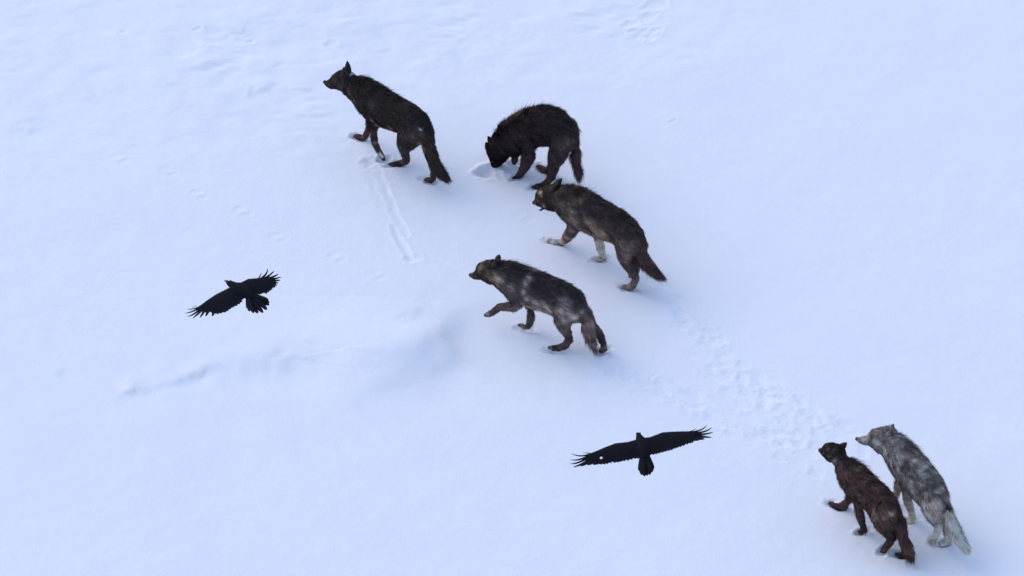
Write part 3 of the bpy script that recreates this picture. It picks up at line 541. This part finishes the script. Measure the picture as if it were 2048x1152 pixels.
# ---------------------------------------------------------------- coats and the pack
DIAG = False
COATS = {
'w1': dict(gain=.4, torso=(37, 32, 35), back=(31, 27, 30), belly=(46, 39, 43), head=(38, 31, 35), leg=(50, 40, 44), tail=(38, 33, 35), mottle=.25, shag=.85,
  blobs=[(190, 230, 20, (60, 47, 52)), (300, 340, 22, (82, 73, 78)), (330, 395, 24, (66, 60, 64)), (470, 420, 40, (60, 52, 58)), (470, 540, 15, (98, 88, 94)), (510, 580, 15, (122, 98, 100)), (620, 608, 18, (128, 102, 102)), (600, 450, 95, (32, 28, 31)), (720, 430, 60, (42, 38, 33)), (690, 650, 42, (64, 55, 62)), (780, 660, 45, (68, 60, 66)), (840, 640, 30, (62, 56, 62)), (857, 610, 6, (190, 180, 180)), (842, 604, 4, (190, 180, 180)), (864, 752, 20, (116, 106, 94)), (835, 718, 22, (92, 84, 80)), (690, 745, 26, (58, 47, 50)), (508, 722, 9, (110, 104, 110)), (548, 806, 12, (150, 150, 160)), (562, 826, 9, (180, 180, 192)), (400, 665, 12, (96, 74, 76)), (430, 640, 18, (78, 52, 56)), (490, 640, 22, (66, 46, 50)), (745, 840, 24, (60, 44, 48)), (930, 730, 40, (44, 36, 38))]),
'w2': dict(gain=.4, torso=(42, 34, 39), back=(36, 29, 33), belly=(48, 35, 40), head=(27, 21, 25), leg=(46, 35, 39), tail=(50, 38, 44), mottle=.3, shag=1.05, lift=1.3,
  blobs=[(520, 270, 34, (112, 88, 94)), (470, 285, 34, (106, 84, 92)), (400, 350, 40, (82, 60, 68)), (560, 290, 26, (84, 62, 68)), (340, 400, 34, (64, 50, 56)), (450, 450, 45, (60, 52, 58)), (430, 560, 40, (52, 44, 50)), (600, 420, 60, (36, 29, 34)), (750, 350, 110, (37, 30, 35)), (900, 300, 80, (38, 31, 36)), (940, 590, 60, (64, 55, 61)), (1010, 540, 40, (74, 64, 68)), (880, 560, 34, (52, 44, 50)), (860, 500, 26, (34, 27, 32)), (1140, 600, 22, (72, 46, 54)), (1100, 700, 34, (54, 38, 44)), (1120, 420, 24, (62, 44, 52)), (740, 580, 50, (52, 36, 42)), (600, 620, 40, (48, 38, 43)), (640, 700, 24, (62, 46, 50)), (745, 820, 22, (64, 66, 76)), (480, 740, 14, (66, 66, 74)), (690, 1015, 24, (50, 48, 60))]),
'w3': dict(gain=.35, torso=(60, 53, 55), back=(42, 36, 38), belly=(124, 112, 110), head=(48, 41, 41), leg=(84, 74, 78), tail=(56, 45, 49), mottle=.3,
  blobs=[(165, 205, 15, (146, 134, 126)), (175, 240, 10, (110, 96, 88)), (240, 220, 44, (40, 34, 36)), (260, 150, 30, (44, 38, 38)), (150, 285, 16, (104, 93, 92)), (207, 322, 14, (152, 140, 134)), (250, 325, 28, (48, 42, 40)), (340, 200, 40, (62, 55, 55)), (380, 330, 40, (86, 78, 76)), (330, 290, 24, (70, 62, 60)), (440, 200, 34, (58, 52, 54)), (480, 280, 28, (92, 84, 79)), (450, 380, 44, (100, 92, 92)), (480, 450, 38, (108, 102, 101)), (420, 440, 28, (92, 82, 86)), (620, 300, 75, (46, 40, 44)), (560, 400, 30, (76, 70, 72)), (600, 470, 38, (106, 98, 96)), (660, 540, 38, (134, 122, 116)), (720, 570, 34, (142, 128, 124)), (765, 610, 24, (132, 116, 114)), (620, 205, 24, (96, 86, 76)), (520, 170, 30, (52, 48, 48)), (765, 430, 15, (84, 75, 79)), (850, 400, 80, (40, 35, 39)), (960, 480, 70, (38, 33, 37)), (900, 560, 45, (48, 42, 46)), (740, 500, 38, (68, 60, 62)), (880, 650, 45, (84, 74, 78)), (950, 690, 45, (92, 82, 86)), (1010, 650, 30, (78, 68, 72)), (975, 637, 6, (205, 198, 200)), (985, 655, 5, (170, 165, 170)), (930, 770, 38, (94, 84, 84)), (990, 880, 34, (60, 48, 52)), (1030, 940, 24, (52, 44, 48)), (950, 1040, 36, (86, 85, 88)), (1100, 750, 55, (56, 46, 50)), (1200, 880, 50, (54, 41, 46)), (460, 530, 32, (96, 82, 86)), (410, 600, 28, (94, 82, 84)), (360, 640, 30, (122, 112, 116)), (320, 645, 30, (136, 130, 134)), (275, 635, 34, (146, 142, 148)), (690, 630, 44, (136, 130, 134)), (712, 680, 40, (138, 132, 136)), (728, 735, 40, (138, 132, 136)), (735, 780, 38, (136, 132, 138)), (700, 800, 34, (134, 130, 136))]),
'w4': dict(gain=.35, torso=(62, 56, 62), back=(42, 37, 42), belly=(124, 116, 119), head=(50, 43, 42), leg=(54, 46, 50), tail=(84, 72, 77), mottle=.38,
  blobs=[(195, 205, 26, (100, 94, 87)), (215, 180, 14, (70, 62, 56)), (255, 225, 28, (40, 34, 34)), (270, 290, 28, (88, 81, 80)), (122, 290, 24, (30, 27, 32)), (180, 270, 18, (62, 56, 58)), (300, 330, 22, (104, 96, 95)), (365, 345, 40, (124, 115, 114)), (420, 395, 20, (54, 49, 55)), (480, 420, 44, (86, 80, 88)), (450, 500, 26, (72, 68, 76)), (550, 400, 30, (60, 55, 61)), (655, 305, 26, (122, 116, 124)), (622, 365, 26, (122, 116, 124)), (592, 435, 20, (118, 112, 120)), (560, 470, 16, (52, 48, 54)), (640, 520, 28, (114, 110, 116)), (720, 560, 32, (124, 118, 122)), (800, 590, 32, (134, 128, 130)), (850, 622, 26, (144, 134, 136)), (760, 420, 66, (44, 38, 44)), (850, 480, 56, (42, 37, 43)), (920, 570, 30, (42, 38, 44)), (1000, 560, 42, (94, 90, 100)), (960, 650, 40, (112, 106, 114)), (1040, 650, 36, (116, 110, 118)), (1090, 700, 32, (144, 134, 138)), (1000, 730, 28, (114, 108, 112)), (1130, 500, 48, (42, 38, 44)), (1190, 560, 40, (46, 43, 50)), (1165, 640, 26, (104, 96, 102)), (1140, 670, 12, (44, 38, 42)), (1220, 760, 36, (100, 86, 90)), (1290, 800, 22, (60, 49, 57)), (1275, 920, 32, (70, 56, 61)), (1055, 900, 34, (42, 33, 37)), (910, 990, 40, (38, 33, 37)), (866, 985, 12, (92, 92, 98)), (960, 760, 30, (88, 82, 86)), (1005, 825, 26, (84, 78, 82)), (400, 590, 36, (56, 48, 50)), (560, 605, 26, (92, 74, 78)), (262, 668, 22, (100, 90, 96)), (670, 650, 30, (48, 42, 46)), (600, 785, 28, (88, 82, 86)), (1350, 900, 34, (44, 34, 38)), (1392, 990, 16, (84, 76, 80))]),
'w5': dict(torso=(57, 44, 48), back=(54, 43, 45), belly=(60, 47, 50), head=(37, 30, 29), leg=(40, 32, 35), tail=(54, 39, 42), mottle=.32,
  blobs=[(180, 240, 28, (36, 29, 28)), (128, 238, 13, (76, 57, 44)), (100, 262, 16, (33, 29, 31)), (122, 300, 14, (74, 65, 64)), (180, 345, 20, (100, 96, 108)), (240, 350, 28, (70, 52, 56)), (290, 335, 25, (50, 37, 43)), (222, 440, 24, (82, 54, 58)), (370, 398, 14, (136, 116, 92)), (350, 455, 14, (98, 74, 74)), (420, 440, 28, (54, 40, 40)), (330, 500, 45, (58, 42, 46)), (480, 470, 22, (88, 68, 63)), (540, 525, 20, (88, 68, 63)), (450, 560, 45, (53, 37, 41)), (590, 590, 36, (62, 45, 47)), (400, 630, 22, (80, 60, 63)), (520, 640, 36, (64, 47, 50)), (640, 660, 32, (50, 37, 39)), (470, 735, 34, (100, 84, 84)), (545, 745, 28, (96, 82, 84)), (602, 738, 11, (150, 132, 128)), (530, 810, 22, (72, 56, 60)), (650, 760, 34, (53, 39, 43)), (700, 860, 32, (64, 44, 48)), (740, 1000, 22, (76, 60, 54)), (556, 1000, 14, (90, 80, 84))]),
'w6': dict(gain=.12, torso=(112, 109, 115), back=(78, 77, 84), belly=(166, 160, 164), head=(100, 97, 102), leg=(158, 152, 154), tail=(160, 156, 159), mottle=.42, jit=.30,
  blobs=[(354, 177, 9, (28, 27, 32), 1.), (395, 188, 26, (158, 158, 166)), (430, 160, 16, (118, 116, 122)), (428, 222, 9, (56, 54, 60)), (444, 155, 12, (36, 34, 38), 1.), (464, 164, 10, (54, 50, 54)), (490, 215, 24, (184, 181, 188)), (480, 112, 22, (98, 94, 100)), (530, 108, 28, (88, 84, 90)), (510, 160, 24, (92, 88, 92)), (568, 122, 14, (150, 142, 144)), (562, 150, 14, (46, 44, 48)), (606, 82, 14, (62, 55, 60)), (540, 230, 22, (98, 96, 102)), (600, 200, 38, (112, 110, 118)), (640, 150, 28, (118, 118, 126)), (700, 200, 34, (94, 96, 106)), (745, 240, 24, (66, 70, 80)), (600, 300, 22, (82, 80, 90)), (560, 290, 18, (156, 154, 162)), (640, 260, 22, (124, 124, 132)), (650, 310, 20, (136, 136, 144)), (622, 380, 20, (70, 70, 78)), (680, 350, 17, (180, 180, 190)), (660, 392, 15, (160, 160, 170)), (705, 395, 34, (62, 62, 68)), (640, 430, 14, (110, 108, 116)), (600, 350, 16, (146, 144, 152)), (780, 280, 28, (120, 116, 118)), (820, 330, 22, (146, 142, 144)), (790, 380, 32, (102, 98, 104)), (860, 380, 26, (126, 126, 134)), (900, 362, 16, (44, 46, 50)), (950, 430, 20, (42, 44, 48)), (1000, 480, 22, (42, 44, 46)), (900, 440, 34, (86, 86, 92)), (850, 450, 24, (138, 136, 144)), (780, 470, 34, (68, 66, 72)), (840, 520, 30, (102, 100, 106)), (930, 500, 30, (76, 74, 76)), (990, 540, 34, (50, 48, 48)), (950, 560, 16, (144, 140, 142)), (880, 560, 26, (70, 68, 72)), (820, 590, 24, (66, 62, 66)), (890, 610, 28, (92, 88, 92)), (960, 610, 26, (70, 66, 68)), (1020, 600, 28, (66, 64, 68)), (740, 530, 24, (152, 144, 150)), (760, 570, 20, (180, 170, 174)), (840, 680, 34, (162, 152, 156)), (900, 680, 34, (154, 146, 150)), (960, 670, 26, (130, 124, 128)), (870, 740, 28, (168, 160, 164)), (1000, 680, 20, (108, 104, 108)), (1060, 650, 16, (124, 128, 134)), (1020, 790, 28, (140, 136, 140)), (1080, 800, 24, (126, 124, 128)), (1060, 860, 28, (168, 165, 169)), (1110, 880, 26, (138, 138, 144)), (1130, 930, 24, (170, 168, 172)), (1150, 975, 18, (116, 122, 132)), (1038, 698, 30, (14, 14, 18), 1.), (1044, 728, 18, (30, 29, 34), 1.)]),
}
LABELS = {
'w1': 'black wolf leading the pack, one pricked ear showing, farthest to the upper left',
'w2': 'dark brown wolf with arched shaggy back and its nose down in the snow',
'w3': 'grey-brown wolf with an open mouth and pale forelegs, just below the feeding wolf',
'w4': 'grizzled dark grey wolf lifting one forepaw, with a dark muzzle and pale belly',
'w5': 'reddish brown wolf wearing a pale collar, walking beside the light grey wolf',
'w6': 'light grey wolf with a bushy pale tail that has a black spot near its base',
}
all_paws = []
for _i, _k in enumerate(('w1', 'w2', 'w3', 'w4', 'w5', 'w6')):
    all_paws += make_wolf(_k, WOLVES[_k], LABELS[_k], COATS[_k], 30+_i)
make_raven(RAVENS[0], 'black raven flying left of the wolves with its tail fanned out')
make_raven(RAVENS[1], 'black raven gliding with both long wings spread wide and a small gap in one wing')
snow_field(all_paws)
